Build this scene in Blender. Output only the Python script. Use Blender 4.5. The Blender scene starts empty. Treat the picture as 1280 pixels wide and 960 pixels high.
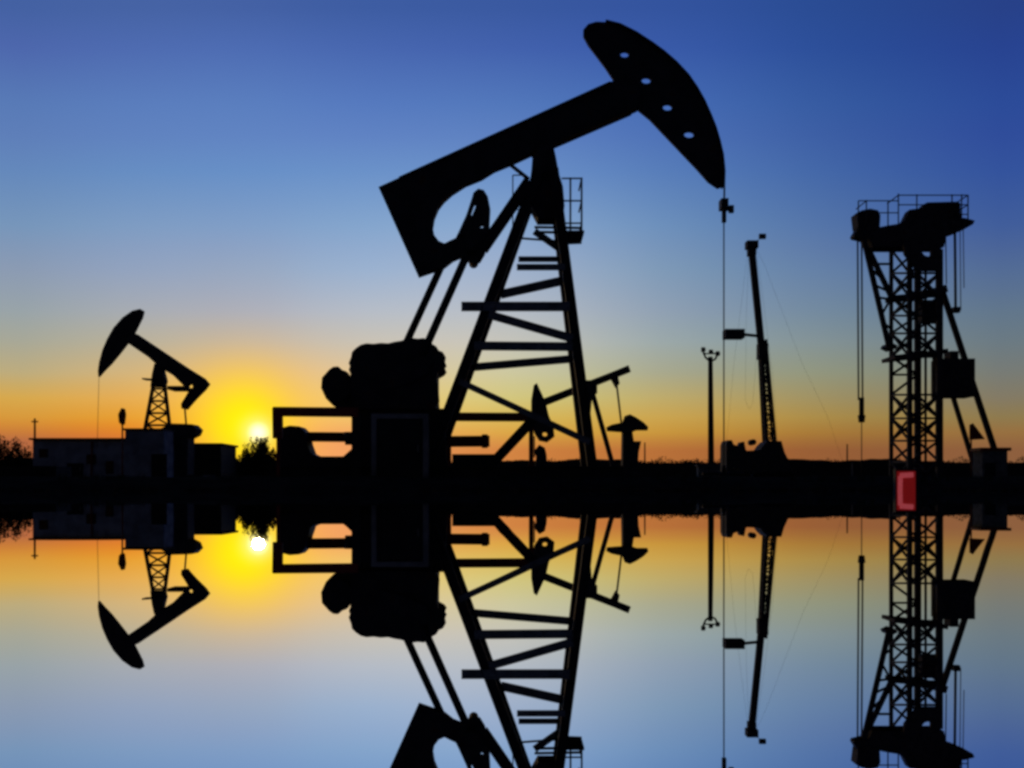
import bpy, bmesh, math, random
from mathutils import Vector, Matrix
R = math.radians
rnd = random.Random(11)
sc = bpy.context.scene
C = sc.collection

# ------------------------------------------------------------------ camera
F = 1372.0          # focal length in photo pixels (1280 wide)
HOR = 610.5         # pixel row of the water's mirror line
H = 0.04            # the lens almost touches the water
cam = bpy.data.cameras.new("camera")
cam.sensor_width = 36.0
cam.lens = 36.0 * F / 1280.0
cam.shift_y = (HOR - 480.0) / 1280.0
cam.clip_start = 0.01
cam.clip_end = 9000
camo = bpy.data.objects.new("camera", cam)
camo.location = (0, 0, H)
camo.rotation_euler = (R(90), 0, 0)
C.objects.link(camo)
sc.camera = camo

# ------------------------------------------------------------------ exposure
sc.view_settings.view_transform = 'Standard'
sc.view_settings.look = 'None'
sc.view_settings.exposure = 0
sc.view_settings.gamma = 1
sc.view_settings.use_curve_mapping = False
sc.cycles.filter_width = 3.1
sc.cycles.max_bounces = 6

# ------------------------------------------------------------------ sky (dusk) and sun
SUNPX = (323, 541)
sdir = Vector(((SUNPX[0] - 640) / F, 1.0, (HOR - SUNPX[1]) / F)).normalized()
sun_el = math.asin(sdir.z)
sun_az = math.atan2(sdir.x, sdir.y)


def lin(c):
    out = []
    for v in c:
        v /= 255.0
        out.append(v / 12.92 if v <= 0.04045 else ((v + 0.055) / 1.055) ** 2.4)
    return out


# colour of the evening sky by elevation (rows of the dome), for seven compass bearings
SKY = {
    30: [(10, 66, 92, 162), (60, 75, 98, 172), (130, 86, 117, 182), (215, 98, 135, 187), (283, 115, 150, 186), (338, 135, 156, 176),
         (390, 150, 164, 164), (428, 165, 167, 148), (466, 186, 170, 124), (498, 212, 166, 76), (522, 212, 150, 58), (537, 205, 128, 52), (550, 178, 102, 66)],
    170: [(10, 68, 94, 164), (60, 76, 102, 176), (130, 88, 120, 188), (215, 100, 140, 194), (283, 122, 156, 194), (338, 142, 164, 188),
          (390, 164, 172, 174), (428, 182, 176, 152), (466, 208, 178, 124), (498, 226, 170, 84), (522, 228, 156, 50), (537, 226, 132, 38), (550, 214, 112, 56)],
    310: [(10, 66, 92, 164), (60, 75, 103, 178), (130, 88, 121, 190), (215, 101, 142, 198), (283, 124, 158, 198), (338, 146, 168, 190),
          (390, 168, 175, 182), (428, 190, 180, 162), (466, 222, 186, 128), (498, 238, 190, 104), (522, 240, 180, 92), (537, 240, 166, 90), (546, 236, 150, 96)],
    440: [(10, 60, 88, 162), (60, 70, 98, 175), (130, 84, 117, 190), (215, 104, 144, 200), (283, 128, 165, 204), (338, 150, 178, 204),
          (390, 178, 188, 194), (428, 198, 192, 176), (466, 222, 194, 148), (498, 236, 196, 116), (522, 236, 190, 108), (537, 238, 172, 102), (546, 236, 156, 100)],
    640: [(10, 56, 84, 160), (60, 64, 92, 172), (130, 80, 114, 186), (215, 104, 142, 198), (283, 132, 166, 204), (338, 156, 178, 200),
          (390, 178, 188, 192), (428, 194, 194, 182), (466, 202, 198, 158), (498, 208, 196, 124), (522, 214, 182, 90), (541, 216, 164, 70), (562, 206, 128, 66)],
    850: [(10, 49, 78, 157), (60, 54, 84, 166), (130, 67, 101, 177), (215, 84, 122, 183), (283, 103, 141, 184), (338, 120, 152, 178),
          (390, 138, 158, 172), (428, 150, 165, 164), (466, 163, 164, 138), (498, 186, 166, 104), (522, 198, 160, 78), (541, 196, 146, 60), (562, 178, 108, 56)],
    1040: [(10, 40, 70, 146), (60, 42, 73, 152), (130, 52, 85, 160), (215, 65, 101, 166), (283, 80, 115, 166), (338, 96, 128, 162),
           (390, 112, 137, 153), (428, 128, 144, 145), (466, 142, 147, 124), (498, 156, 142, 98), (522, 167, 137, 72), (541, 164, 119, 56), (562, 148, 92, 54)],
    1250: [(10, 38, 60, 136), (60, 38, 62, 144), (130, 42, 70, 152), (215, 50, 82, 156), (283, 62, 94, 154), (338, 80, 109, 146),
           (390, 96, 119, 135), (428, 106, 122, 128), (466, 118, 122, 116), (498, 130, 121, 100), (522, 141, 121, 78), (541, 150, 111, 64), (562, 140, 94, 62)],
}
EL0, EL1 = -2.0, 26.0
world = bpy.data.worlds.new("World")
sc.world = world
world.use_nodes = True
nt = world.node_tree
nt.nodes.clear()
N = nt.nodes.new
L = nt.links.new


def sock(x, s):
    if isinstance(x, (int, float)):
        s.default_value = x
    else:
        L(x, s)


def m(op, a, b=0.0, c=0.0, clamp=False):
    n = N('ShaderNodeMath')
    n.operation = op
    n.use_clamp = clamp
    sock(a, n.inputs[0])
    sock(b, n.inputs[1])
    sock(c, n.inputs[2])
    return n.outputs[0]


def maprange(v, a, b, c, d, smooth=False):
    n = N('ShaderNodeMapRange')
    n.interpolation_type = 'SMOOTHSTEP' if smooth else 'LINEAR'
    sock(v, n.inputs['Value'])
    for k, x in zip(('From Min', 'From Max', 'To Min', 'To Max'), (a, b, c, d)):
        n.inputs[k].default_value = x
    return n.outputs['Result']


def mix(f, a, b):
    n = N('ShaderNodeMix')
    n.data_type = 'RGBA'
    sock(f, n.inputs[0])
    for x, s in ((a, n.inputs[6]), (b, n.inputs[7])):
        if isinstance(x, (tuple, list)):
            s.default_value = (x[0], x[1], x[2], 1)
        else:
            L(x, s)
    return n.outputs[2]


tc = N('ShaderNodeTexCoord')
sep = N('ShaderNodeSeparateXYZ')
L(tc.outputs['Generated'], sep.inputs[0])
el = m('MULTIPLY', m('ARCSINE', sep.outputs[2]), 180 / math.pi)
az = m('MULTIPLY', m('ARCTAN2', sep.outputs[0], sep.outputs[1]), 180 / math.pi)
fac = maprange(el, EL0, EL1, 0, 1)
ROWS = (10, 60, 130, 170, 215, 250, 283, 310, 338, 365, 390, 410, 428, 447, 466, 482, 498, 510, 522, 531, 541, 552, 563)


def sky_row(px, py):
    r_ = SKY[px]
    py = min(max(py, r_[0][0]), r_[-1][0])
    for p, q in zip(r_[:-1], r_[1:]):
        if p[0] <= py <= q[0]:
            u = (py - p[0]) / (q[0] - p[0])
            c_ = [p[k] + (q[k] - p[k]) * u for k in (1, 2, 3)]
            w = max(0.0, 1 - abs(py - 310) / 90.0)
            w2 = max(0.0, 1 - abs(py - 380) / 100.0)
            w3 = 4 if py < 150 else 0
            return [c_[0] + 2 * w, c_[1] + w3 - 2 * w - 2 * w2, c_[2] + 4 * w2]


def sky_col(px):
    # smooth (cubic) interpolation between the bearings
    ks = sorted(SKY)
    i = max(0, min(len(ks) - 2, sum(k <= px for k in ks) - 1))
    k0, k1, k2, k3 = ks[max(0, i - 1)], ks[i], ks[i + 1], ks[min(len(ks) - 1, i + 2)]
    u = (px - k1) / (k2 - k1)
    out = []
    for py in ROWS:
        a0, a1, a2, a3 = (sky_row(k, py) for k in (k0, k1, k2, k3))
        c_ = []
        for j in range(3):
            m1 = (a2[j] - a0[j]) / (k2 - k0) * (k2 - k1)
            m2 = (a3[j] - a1[j]) / (k3 - k1) * (k2 - k1)
            c_.append((2 * u ** 3 - 3 * u ** 2 + 1) * a1[j] + (u ** 3 - 2 * u ** 2 + u) * m1 + (-2 * u ** 3 + 3 * u ** 2) * a2[j] + (u ** 3 - u ** 2) * m2)
        out.append((py, *c_))
    return out


col = None
prev = None
for px in range(30, 1251, 61):
    a = math.atan((px - 640) / F)
    ramp = N('ShaderNodeValToRGB')
    rows = sorted(sky_col(px), key=lambda r: -r[0])
    e = ramp.color_ramp.elements
    while len(e) < len(rows):
        e.new(0.5)
    for k, (py, r_, g_, b_) in enumerate(rows):
        ed = math.degrees(math.atan((611 - py) / F * math.cos(a)))
        e[k].position = (ed - EL0) / (EL1 - EL0)
        e[k].color = lin((r_, g_, b_)) + [1]
    L(fac, ramp.inputs[0])
    ad = math.degrees(a)
    if col is None:
        col = ramp.outputs[0]
    else:
        col = mix(maprange(az, prev, ad, 0, 1), col, ramp.outputs[0])
    prev = ad
# aureole round the setting sun
vd = N('ShaderNodeVectorMath')
vd.operation = 'DOT_PRODUCT'
L(tc.outputs['Generated'], vd.inputs[0])
vd.inputs[1].default_value = sdir
ang = m('MULTIPLY', m('ARCCOSINE', m('MINIMUM', vd.outputs['Value'], 0.9999999)), 180 / math.pi)


# the yellow afterglow is centred a little up and left of the disc
gdir = Vector(((306 - 640) / F, 1.0, (HOR - 530) / F)).normalized()
vd2 = N('ShaderNodeVectorMath')
vd2.operation = 'DOT_PRODUCT'
L(tc.outputs['Generated'], vd2.inputs[0])
vd2.inputs[1].default_value = gdir
ang2 = m('MULTIPLY', m('ARCCOSINE', m('MINIMUM', vd2.outputs['Value'], 0.9999999)), 180 / math.pi)


def gauss(s, a_=None):
    q = m('DIVIDE', a_ or ang, s)
    return m('EXPONENT', m('MULTIPLY', m('MULTIPLY', q, q), -1.0))


col = mix(m('MULTIPLY', gauss(3.0, ang2), 0.92), col, lin((255, 196, 4)))
col = mix(m('MULTIPLY', gauss(1.85, ang2), 1.0), col, (1.05, 0.88, 0.0))
col = mix(gauss(0.62), col, (1.1, 1.0, 0.35))
disc = maprange(ang, 0.0, 0.66, 1, 0, True)
col = mix(disc, col, (1.5, 1.4, 0.85))
# the sky away from the afterglow: darker overhead, near night behind the viewer
behind = maprange(m('ABSOLUTE', az), 32, 85, 1, 0.105, True)
over = maprange(el, 24, 60, 1, 0.1, True)
vm = N('ShaderNodeVectorMath')
vm.operation = 'SCALE'
L(col, vm.inputs[0])
L(m('MULTIPLY', behind, over), vm.inputs['Scale'])
bg1 = N('ShaderNodeBackground')
L(vm.outputs[0], bg1.inputs[0])
bg1.inputs[1].default_value = 1.0
sky = N('ShaderNodeTexSky')
sky.sky_type = 'NISHITA'
sky.sun_disc = False
sky.sun_elevation = sun_el
sky.sun_rotation = sun_az
bg2 = N('ShaderNodeBackground')
L(sky.outputs[0], bg2.inputs[0])
bg2.inputs[1].default_value = 0.0012
add = N('ShaderNodeAddShader')
L(bg1.outputs[0], add.inputs[0])
L(bg2.outputs[0], add.inputs[1])
wo = N('ShaderNodeOutputWorld')
L(add.outputs[0], wo.inputs[0])

sun = bpy.data.lights.new("sun", 'SUN')
sun.energy = 0.05
sun.angle = R(0.53)
sun.color = (1.0, 0.66, 0.32)
suno = bpy.data.objects.new("sun", sun)
suno.rotation_euler = (-sdir).to_track_quat('-Z', 'Y').to_euler()
suno.location = sdir * 300
C.objects.link(suno)


# ------------------------------------------------------------------ materials
def material(name, base, rough=0.7, metal=0.0, var=0.35, scale=3.0, rust=None, bump=0.15, spec=0.2):
    mt = bpy.data.materials.new(name)
    mt.use_nodes = True
    t = mt.node_tree
    b = t.nodes['Principled BSDF']
    tcn = t.nodes.new('ShaderNodeTexCoord')
    no = t.nodes.new('ShaderNodeTexNoise')
    no.inputs['Scale'].default_value = scale
    no.inputs['Detail'].default_value = 8
    t.links.new(tcn.outputs['Object'], no.inputs['Vector'])
    rp = t.nodes.new('ShaderNodeValToRGB')
    lo = [c * (1 - var) for c in base]
    hi = [min(1, c * (1 + var)) for c in base]
    rp.color_ramp.elements[0].position = 0.3
    rp.color_ramp.elements[0].color = (*lo, 1)
    rp.color_ramp.elements[1].position = 0.62
    rp.color_ramp.elements[1].color = (*hi, 1)
    if rust:
        x = rp.color_ramp.elements.new(0.72)
        x.color = (*rust, 1)
    t.links.new(no.outputs[0], rp.inputs[0])
    t.links.new(rp.outputs[0], b.inputs['Base Color'])
    b.inputs['Roughness'].default_value = rough
    b.inputs['Metallic'].default_value = metal
    b.inputs['Specular IOR Level'].default_value = spec
    bp = t.nodes.new('ShaderNodeBump')
    bp.inputs['Strength'].default_value = bump
    bp.inputs['Distance'].default_value = 0.02
    t.links.new(no.outputs[0], bp.inputs['Height'])
    t.links.new(bp.outputs[0], b.inputs['Normal'])
    return mt


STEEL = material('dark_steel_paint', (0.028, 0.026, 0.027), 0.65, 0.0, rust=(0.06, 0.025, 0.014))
STEEL2 = material('far_steel_haze_paint', (0.05, 0.047, 0.05), 0.75, rust=(0.06, 0.03, 0.022))  # steel made paler on far objects, imitating haze over distance
BRACE = material('lit_brace_paint', (0.16, 0.17, 0.18), 0.7, rust=(0.06, 0.03, 0.02))  # light falling on the braces put into the colour, lighter than other steel
REDST = material('dark_red_paint_with_glow', (0.26, 0.035, 0.025), 0.65, rust=(0.05, 0.02, 0.012))  # dark red, brightened to imitate backlit sunset glow on the rails
CABLE = material('wire_rope', (0.07, 0.07, 0.075), 0.5, 0.3, scale=20)
CABP = material('grey_cabinet_paint', (0.2, 0.195, 0.19), 0.6)
DOORP = material('dark_panel_paint', (0.02, 0.02, 0.02), 0.6)
PLASTER = material('grey_plaster', (0.33, 0.35, 0.39), 0.9, scale=1.2)
PLINTH = material('concrete', (0.25, 0.27, 0.31), 0.9, scale=2.0)
ROOFM = material('roof_sheet', (0.06, 0.045, 0.045), 0.8)
HUTM = material('dark_hut_paint', (0.14, 0.15, 0.15), 0.85)
GLASSM = material('dark_window', (0.015, 0.017, 0.02), 0.15)
WALLM = material('boundary_brick', (0.05, 0.045, 0.04), 0.95, scale=4)
EARTH = material('wet_earth', (0.05, 0.037, 0.027), 1.0, scale=2.5, bump=0.8, spec=0.0)
LEAF = material('leaf', (0.028, 0.034, 0.016), 0.8, scale=0.8)
BARK = material('bark', (0.03, 0.023, 0.018), 0.9, scale=6)
RUBBER = material('rubber', (0.012, 0.012, 0.012), 0.9)


def emitter(name, colr, strength):
    mt = bpy.data.materials.new(name)
    mt.use_nodes = True
    t = mt.node_tree
    b = t.nodes['Principled BSDF']
    no = t.nodes.new('ShaderNodeTexNoise')
    no.inputs['Scale'].default_value = 14
    rp = t.nodes.new('ShaderNodeValToRGB')
    rp.color_ramp.elements[0].color = (*[c * 0.35 for c in colr], 1)
    rp.color_ramp.elements[1].color = (*colr, 1)
    t.links.new(no.outputs[0], rp.inputs[0])
    t.links.new(rp.outputs[0], b.inputs['Emission Color'])
    b.inputs['Base Color'].default_value = (*colr, 1)
    b.inputs['Emission Strength'].default_value = strength
    return mt


REDLAMP = emitter('red_lens', (0.15, 0.005, 0.005), 1.0)
PINKLAMP = emitter('pink_tube', (0.5, 0.07, 0.085), 0.75)

water_m = bpy.data.materials.new('still_water')
water_m.use_nodes = True
t = water_m.node_tree
b = t.nodes['Principled BSDF']
b.inputs['Base Color'].default_value = (0.975, 0.97, 0.965, 1)
b.inputs['Metallic'].default_value = 1.0
b.inputs['Roughness'].default_value = 0.0
tcn = t.nodes.new('ShaderNodeTexCoord')
mp = t.nodes.new('ShaderNodeMapping')
mp.inputs['Scale'].default_value = (1.2, 0.5, 1)
no = t.nodes.new('ShaderNodeTexNoise')
no.inputs['Scale'].default_value = 2.0
no.inputs['Detail'].default_value = 2
bp = t.nodes.new('ShaderNodeBump')
bp.inputs['Strength'].default_value = 0.25
bp.inputs['Distance'].default_value = 0.0012
t.links.new(tcn.outputs['Object'], mp.inputs[0])
t.links.new(mp.outputs[0], no.inputs['Vector'])
t.links.new(no.outputs[0], bp.inputs['Height'])
t.links.new(bp.outputs[0], b.inputs['Normal'])


# ------------------------------------------------------------------ geometry helpers
def P(px, py, D):
    """point on the vertical plane D metres away that the photo shows at (px, py)"""
    return Vector(((px - 640) * D / F, D, H + (HOR - py) * D / F))


def X(px, D):
    return (px - 640) * D / F


def Z(py, D):
    return H + (HOR - py) * D / F


GZ = 0.28   # level of the yard


class MB:
    def __init__(self):
        self.bm = bmesh.new()

    def hexa(self, v):
        vs = [self.bm.verts.new(p) for p in v]
        for f in ((0, 3, 2, 1), (4, 5, 6, 7), (0, 1, 5, 4), (1, 2, 6, 5), (2, 3, 7, 6), (3, 0, 4, 7)):
            self.bm.faces.new([vs[i] for i in f])
        return self

    def box(self, c, s):
        x, y, z = c
        a, b_, c_ = s[0] / 2, s[1] / 2, s[2] / 2
        return self.hexa([(x - a, y - b_, z - c_), (x + a, y - b_, z - c_), (x + a, y + b_, z - c_), (x - a, y + b_, z - c_),
                          (x - a, y - b_, z + c_), (x + a, y - b_, z + c_), (x + a, y + b_, z + c_), (x - a, y + b_, z + c_)])

    def boxpx(self, x0, y0, x1, y1, D, t, ground=False):
        a, c = P(x0, y0, D), P(x1, y1, D)
        zb = (GZ - 0.05) if ground else c.z
        return self.box(((a.x + c.x) / 2, D, (a.z + zb) / 2), (c.x - a.x, t, a.z - zb))

    def bar(self, p, q, w, h=None, up=None):
        p, q = Vector(p), Vector(q)
        h = h or w
        d = (q - p).normalized()
        up = Vector(up) if up else Vector((0, 1, 0))
        if abs(d.dot(up)) > 0.95:
            up = Vector((1, 0, 0))
        s = d.cross(up).normalized() * (w / 2)
        u = d.cross(s).normalized() * (h / 2)
        return self.hexa([p - s - u, p + s - u, p + s + u, p - s + u, q - s - u, q + s - u, q + s + u, q - s + u])

    def ibeam(self, p, q, w, depth):
        """I-section: flanges and a web, w seen across, depth along the line of sight"""
        p, q = Vector(p), Vector(q)
        d = (q - p).normalized()
        s = d.cross(Vector((0, 1, 0))).normalized()
        for k in (-1, 1):
            o = s * (w / 2 - 0.012) * k
            self.bar(p + o, q + o, 0.024, depth)
        self.bar(p, q, w - 0.05, 0.03)
        return self

    def tube(self, p, q, r0, r1=None, n=10):
        p, q = Vector(p), Vector(q)
        r1 = r0 if r1 is None else r1
        d = (q - p).normalized()
        up = Vector((0, 0, 1)) if abs(d.z) < 0.9 else Vector((1, 0, 0))
        s = d.cross(up).normalized()
        u = d.cross(s).normalized()
        a, b_ = [], []
        for k in range(n):
            t_ = 2 * math.pi * k / n
            o = s * math.cos(t_) + u * math.sin(t_)
            a.append(self.bm.verts.new(p + o * r0))
            b_.append(self.bm.verts.new(q + o * r1))
        for k in range(n):
            f = self.bm.faces.new((a[k], a[(k + 1) % n], b_[(k + 1) % n], b_[k]))
            f.smooth = True
        self.bm.faces.new(a[::-1])
        self.bm.faces.new(b_)
        return self

    def wire(self, pts, r, n=6):
        for a, b_ in zip(pts[:-1], pts[1:]):
            self.tube(a, b_, r, r, n)
        return self

    def prism(self, pts, D, t, holes=()):
        """outline (photo pixels at distance D) as a plate of thickness t, with real holes"""
        bm = bmesh.new()
        edges = []
        for loop in [pts] + list(holes):
            vs = [bm.verts.new((P(x, y, D).x, D - t / 2, P(x, y, D).z)) for x, y in loop]
            for k in range(len(vs)):
                edges.append(bm.edges.new((vs[k], vs[(k + 1) % len(vs)])))
        bmesh.ops.triangle_fill(bm, use_beauty=True, use_dissolve=False, edges=edges)
        g = bmesh.ops.extrude_face_region(bm, geom=bm.faces[:])
        for v in g['geom']:
            if isinstance(v, bmesh.types.BMVert):
                v.co.y += t
        bmesh.ops.recalc_face_normals(bm, faces=bm.faces[:])
        me = bpy.data.meshes.new('tmp')
        bm.to_mesh(me)
        bm.free()
        self.bm.from_mesh(me)
        bpy.data.meshes.remove(me)
        return self

    def clumps(self, cs, n, size, rr=None):
        r_ = rr or rnd
        for (cx, cy, cz, rx, ry, rz) in cs:
            for _ in range(n):
                while True:
                    u = Vector((r_.uniform(-1, 1), r_.uniform(-1, 1), r_.uniform(-1, 1)))
                    if u.length < 1:
                        break
                p = Vector((cx + u.x * rx, cy + u.y * ry, cz + u.z * rz))
                a = Vector((r_.gauss(0, 1), r_.gauss(0, 1), r_.gauss(0, 1))).normalized()
                b_ = a.orthogonal().normalized()
                s = size * r_.uniform(0.5, 1.3)
                vs = [self.bm.verts.new(p + a * s), self.bm.verts.new(p + b_ * s * 0.5), self.bm.verts.new(p - a * s), self.bm.verts.new(p - b_ * s * 0.5)]
                self.bm.faces.new(vs)
        return self

    def build(self, name, mat, parent=None, org=None, bevel=0):
        if parent is not None:
            r_ = parent
            while r_.parent:
                r_ = r_.parent
            org = r_.location
        org = Vector(org) if org is not None else Vector((0, 0, 0))
        bmesh.ops.translate(self.bm, verts=self.bm.verts[:], vec=-org)
        me = bpy.data.meshes.new(name)
        self.bm.to_mesh(me)
        self.bm.free()
        o = bpy.data.objects.new(name, me)
        o.data.materials.append(mat)
        C.objects.link(o)
        if parent is not None:
            o.parent = parent
        else:
            o.location = org
        if bevel:
            bv = o.modifiers.new('bevel', 'BEVEL')
            bv.width = bevel
            bv.segments = 2
            bv.limit_method = 'ANGLE'
        return o


def tag(o, label=None, cat=None, group=None, kind=None):
    for k, v in (('label', label), ('category', cat), ('group', group), ('kind', kind)):
        if v:
            o[k] = v
    return o


def thing(name, loc, label, cat, group=None):
    o = bpy.data.objects.new(name, None)
    o.location = loc
    o.empty_display_size = 0.3
    C.objects.link(o)
    return tag(o, label, cat, group)


def lerp(a, b_, t_):
    return a + (b_ - a) * t_


# ------------------------------------------------------------------ the setting
mb = MB()
S = 4000
vs = [mb.bm.verts.new(p) for p in ((-S, -400, 0), (S, -400, 0), (S, S, 0), (-S, S, 0))]
mb.bm.faces.new(vs)
tag(mb.build('water', water_m), kind='structure')

# yard: one sheet from the bank to the horizon, the bank slipping under the water
mb = MB()
xs = [-3500, -1200, -400, -150, -60] + [-40 + 0.5 * k for k in range(161)] + [60, 150, 400, 1200, 3500]
ys = [19.0, 19.6, 20.0, 20.25, 20.5, 20.8, 21.2, 21.8, 23, 26, 32, 45, 70, 120, 300, 900, 3500]
zs = [-0.6, -0.25, -0.05, 0.05, 0.13, 0.2, 0.24, 0.27] + [GZ] * 9
grid = []
for j, (y, z) in enumerate(zip(ys, zs)):
    row = []
    for x in xs:
        w = 0.35 * math.sin(x * 0.31) + 0.2 * math.sin(x * 0.83 + 1) if j < 9 else 0
        dz = rnd.uniform(-0.025, 0.025) if 2 < j < 13 else 0
        row.append(mb.bm.verts.new((x, y + w * (1 if j < 8 else 0.5), z + dz)))
    grid.append(row)
for j in range(len(ys) - 1):
    for i in range(len(xs) - 1):
        f = mb.bm.faces.new((grid[j][i], grid[j][i + 1], grid[j + 1][i + 1], grid[j + 1][i]))
        f.smooth = True
tag(mb.build('ground', EARTH), kind='structure')

# low earth embankment closing the yard
mb = MB()
prof = [(-5, -0.1), (-2, 0.55), (-0.8, 0.93), (0.8, 1.0), (2.5, 0.5), (6, -0.1)]
rows = []
x = -150.0
while x < 160:
    hgt = 3.15 + 0.22 * math.sin(x * 0.19) + 0.14 * math.sin(x * 0.53 + 2) + rnd.uniform(-0.1, 0.1)
    rows.append([mb.bm.verts.new((x, 135 + dy + rnd.uniform(-.1, .1), GZ - 0.03 + hgt * k)) for dy, k in prof])
    x += 1.2
for a, b_ in zip(rows[:-1], rows[1:]):
    for k in range(len(prof) - 1):
        mb.bm.faces.new((a[k], b_[k], b_[k + 1], a[k + 1]))
tag(mb.build('embankment', EARTH), kind='structure')

# scrub along the crest and a far wood beyond it: one mass of foliage
mb = MB()
x = -120.0
while x < 125:
    k = rnd.random()
    hh = rnd.uniform(0.25, 0.6) if k < 0.8 else rnd.uniform(0.6, 1.0)
    mb.clumps([(x, 135 + rnd.uniform(-2, 2), GZ + 2.9, rnd.uniform(0.6, 1.3), 0.9, hh)], 60, 0.16)
    x += rnd.uniform(0.7, 1.6)
tag(mb.build('scrub', LEAF), 'dark scrub bushes along the crest of the low earth bank', 'scrub', kind='stuff')


# ------------------------------------------------------------------ the main pump jack
D0 = 24.0
root = thing('pump_jack', (X(640, D0), D0, GZ), 'large black pump jack at the centre with four holes through its raised horse head', 'pump jack', 'pump jacks')

beam_pts = [(474, 236), (768, 103), (782, 99), (800, 118), (797, 137), (690, 183), (668, 192), (640, 205), (618, 214), (602, 224), (582, 232),
            (565, 243), (555, 252), (548, 261), (543, 273), (541, 285), (543, 295), (549, 303), (556, 306), (564, 302), (573, 298), (581, 294), (596, 312),
            (588, 322), (578, 321), (566, 326), (556, 334), (546, 338), (523, 346)]
MB().prism(beam_pts, D0, 0.30).build('walking_beam', STEEL, root)
# stiffener flanges along the beam
fl = MB()
fl.bar(P(500, 225.5, D0), P(762, 107, D0), 0.035, 0.46)
fl.bar(P(665, 193, D0), P(790, 139, D0), 0.035, 0.46)
fl.build('beam_flange', STEEL, root)

head_pts = [(729, 46), (729, 38), (735, 31), (745, 28), (757, 28.5), (775, 33), (795, 43), (815, 56), (830, 67), (845, 80), (860, 96), (871, 112),
            (880, 128), (888, 146), (894, 161), (899, 178), (903, 195), (905, 215), (904.5, 233), (897, 236), (885, 228), (870, 211), (850, 190),
            (830, 169), (812, 150), (797, 138), (781, 121), (768, 103), (757, 86), (745, 70), (735, 57)]


def oval(cx, cy, rx, ry, n=14):
    return [(cx + rx * math.cos(2 * math.pi * k / n), cy + ry * math.sin(2 * math.pi * k / n)) for k in range(n)]


holes = [oval(780.5, 69, 5.4, 3.7), oval(807.5, 101.5, 5.8, 3.9), oval(834, 135, 5.8, 3.9), oval(861, 169, 6.2, 3.9)]
hd = MB().prism(head_pts, D0, 0.09, holes).build('horse_head', STEEL, root)
rim = MB()
arc = head_pts[4:19]
for a, b_ in zip(arc[:-1], arc[1:]):
    rim.bar(P(a[0] - 0.6, a[1] + 0.6, D0), P(b_[0] - 0.6, b_[1] + 0.6, D0), 0.03, 0.34)
rim.build('cable_track', STEEL, hd)

# saddle bearing and top of the samson post
MB().prism([(664, 216), (665, 203), (670, 194), (676, 188), (690, 183), (694, 200), (698, 222), (703, 238), (705, 262), (703, 277), (672, 277), (664, 262), (661, 240)], D0, 0.62).build('saddle_bearing', STEEL, root)


def near(py):
    """distance of the front frame of the post at the height the photo row py has"""
    return D0 - lerp(0.34, 1.05, min(1, max(0, (py - 205) / 400.0)))


def NP(px, py):
    return P(px, py, near(py))


def farp(v):
    return Vector((v.x, 2 * D0 - v.y, v.z))


for (tx, bx, w) in ((674, 527, 0.215), (692, 743, 0.205)):
    t_, b_ = NP(tx, 212), NP(bx, 603)
    for q in (lambda v: v, farp):
        mbq = MB().ibeam(q(t_), q(b_), w, 0.2)
        mbq.bar(q(b_) + Vector((-.2, 0, -.03)), q(b_) + Vector((.2, 0, -.03)), 0.06, 0.4)
        mbq.build('post_leg', STEEL, root)
# bracing: front face, then back face
for (x0, y0, x1, y1, w) in ((577, 384, 712, 384, .19), (611, 394, 716, 424, .17), (593, 433, 716, 434, .18), (574, 477, 737, 553, .13), (646, 335, 706, 335, .12)):
    MB().ibeam(NP(x0, y0) + Vector((0, -.09, 0)), NP(x1, y1) + Vector((0, -.09, 0)), w, 0.1).build('cross_brace', BRACE, root)
for (x0, y0, x1, y1, w) in ((626, 368, 712, 349, .19), (580, 460, 722, 448, .17), (648, 324, 706, 324, .11), (668, 289, 708, 317, .14)):
    a, c = P(x0, y0, 2 * D0 - near(y0)), P(x1, y1, 2 * D0 - near(y1))
    MB().ibeam(a, c, w, 0.1).build('cross_brace', BRACE, root)
MB().ibeam(P(668, 523, D0 + .2), P(612, 583, D0 + .2), 0.22, 0.14).build('ground_brace', STEEL, root)

# service platform beside the saddle
pf = MB()
pf.bar(P(668, 290, D0 - .45), P(728, 291, D0 - .45), 0.05, 0.05)
pf.bar(P(668, 284, D0 + .45), P(728, 285, D0 + .45), 0.05, 0.05)
pf.box((X(716, D0), D0, Z(296, D0)), (X(728, D0) - X(703, D0), 1.0, 0.05))
pf.bar(P(640, 297, D0 - .3), P(706, 302, D0 - .3), 0.04, 0.04)
pf.bar(P(704, 304, D0 - .45), P(727, 303, D0 - .45), 0.06, 0.04)
plat = pf.build('service_platform', STEEL, root)
rl = MB()
for dy in (-.48, .48):
    for y in (223, 251, 279):
        rl.tube(P(702, y, D0 + dy), P(727, y, D0 + dy), 0.018)
    for px in (727, 713):
        rl.tube(P(px, 298, D0 + dy), P(px, 222, D0 + dy), 0.022)
for y in (223, 251, 279):
    rl.tube(P(727, y, D0 - .48), P(727, y, D0 - .48) + Vector((0, .96, 0)), 0.018)
rl.build('railing', STEEL, plat)
rl = MB()
for px in (641,):
    rl.tube(P(px, 300, D0 - .3), P(px, 219, D0 - .3), 0.014)
    rl.tube(P(px, 219, D0 - .3), P(px + 16, 219, D0 - .3), 0.014)
    rl.tube(P(px, 262, D0 - .3), P(px + 16, 262, D0 - .3), 0.010)
rl.build('railing', STEEL, plat)

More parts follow.
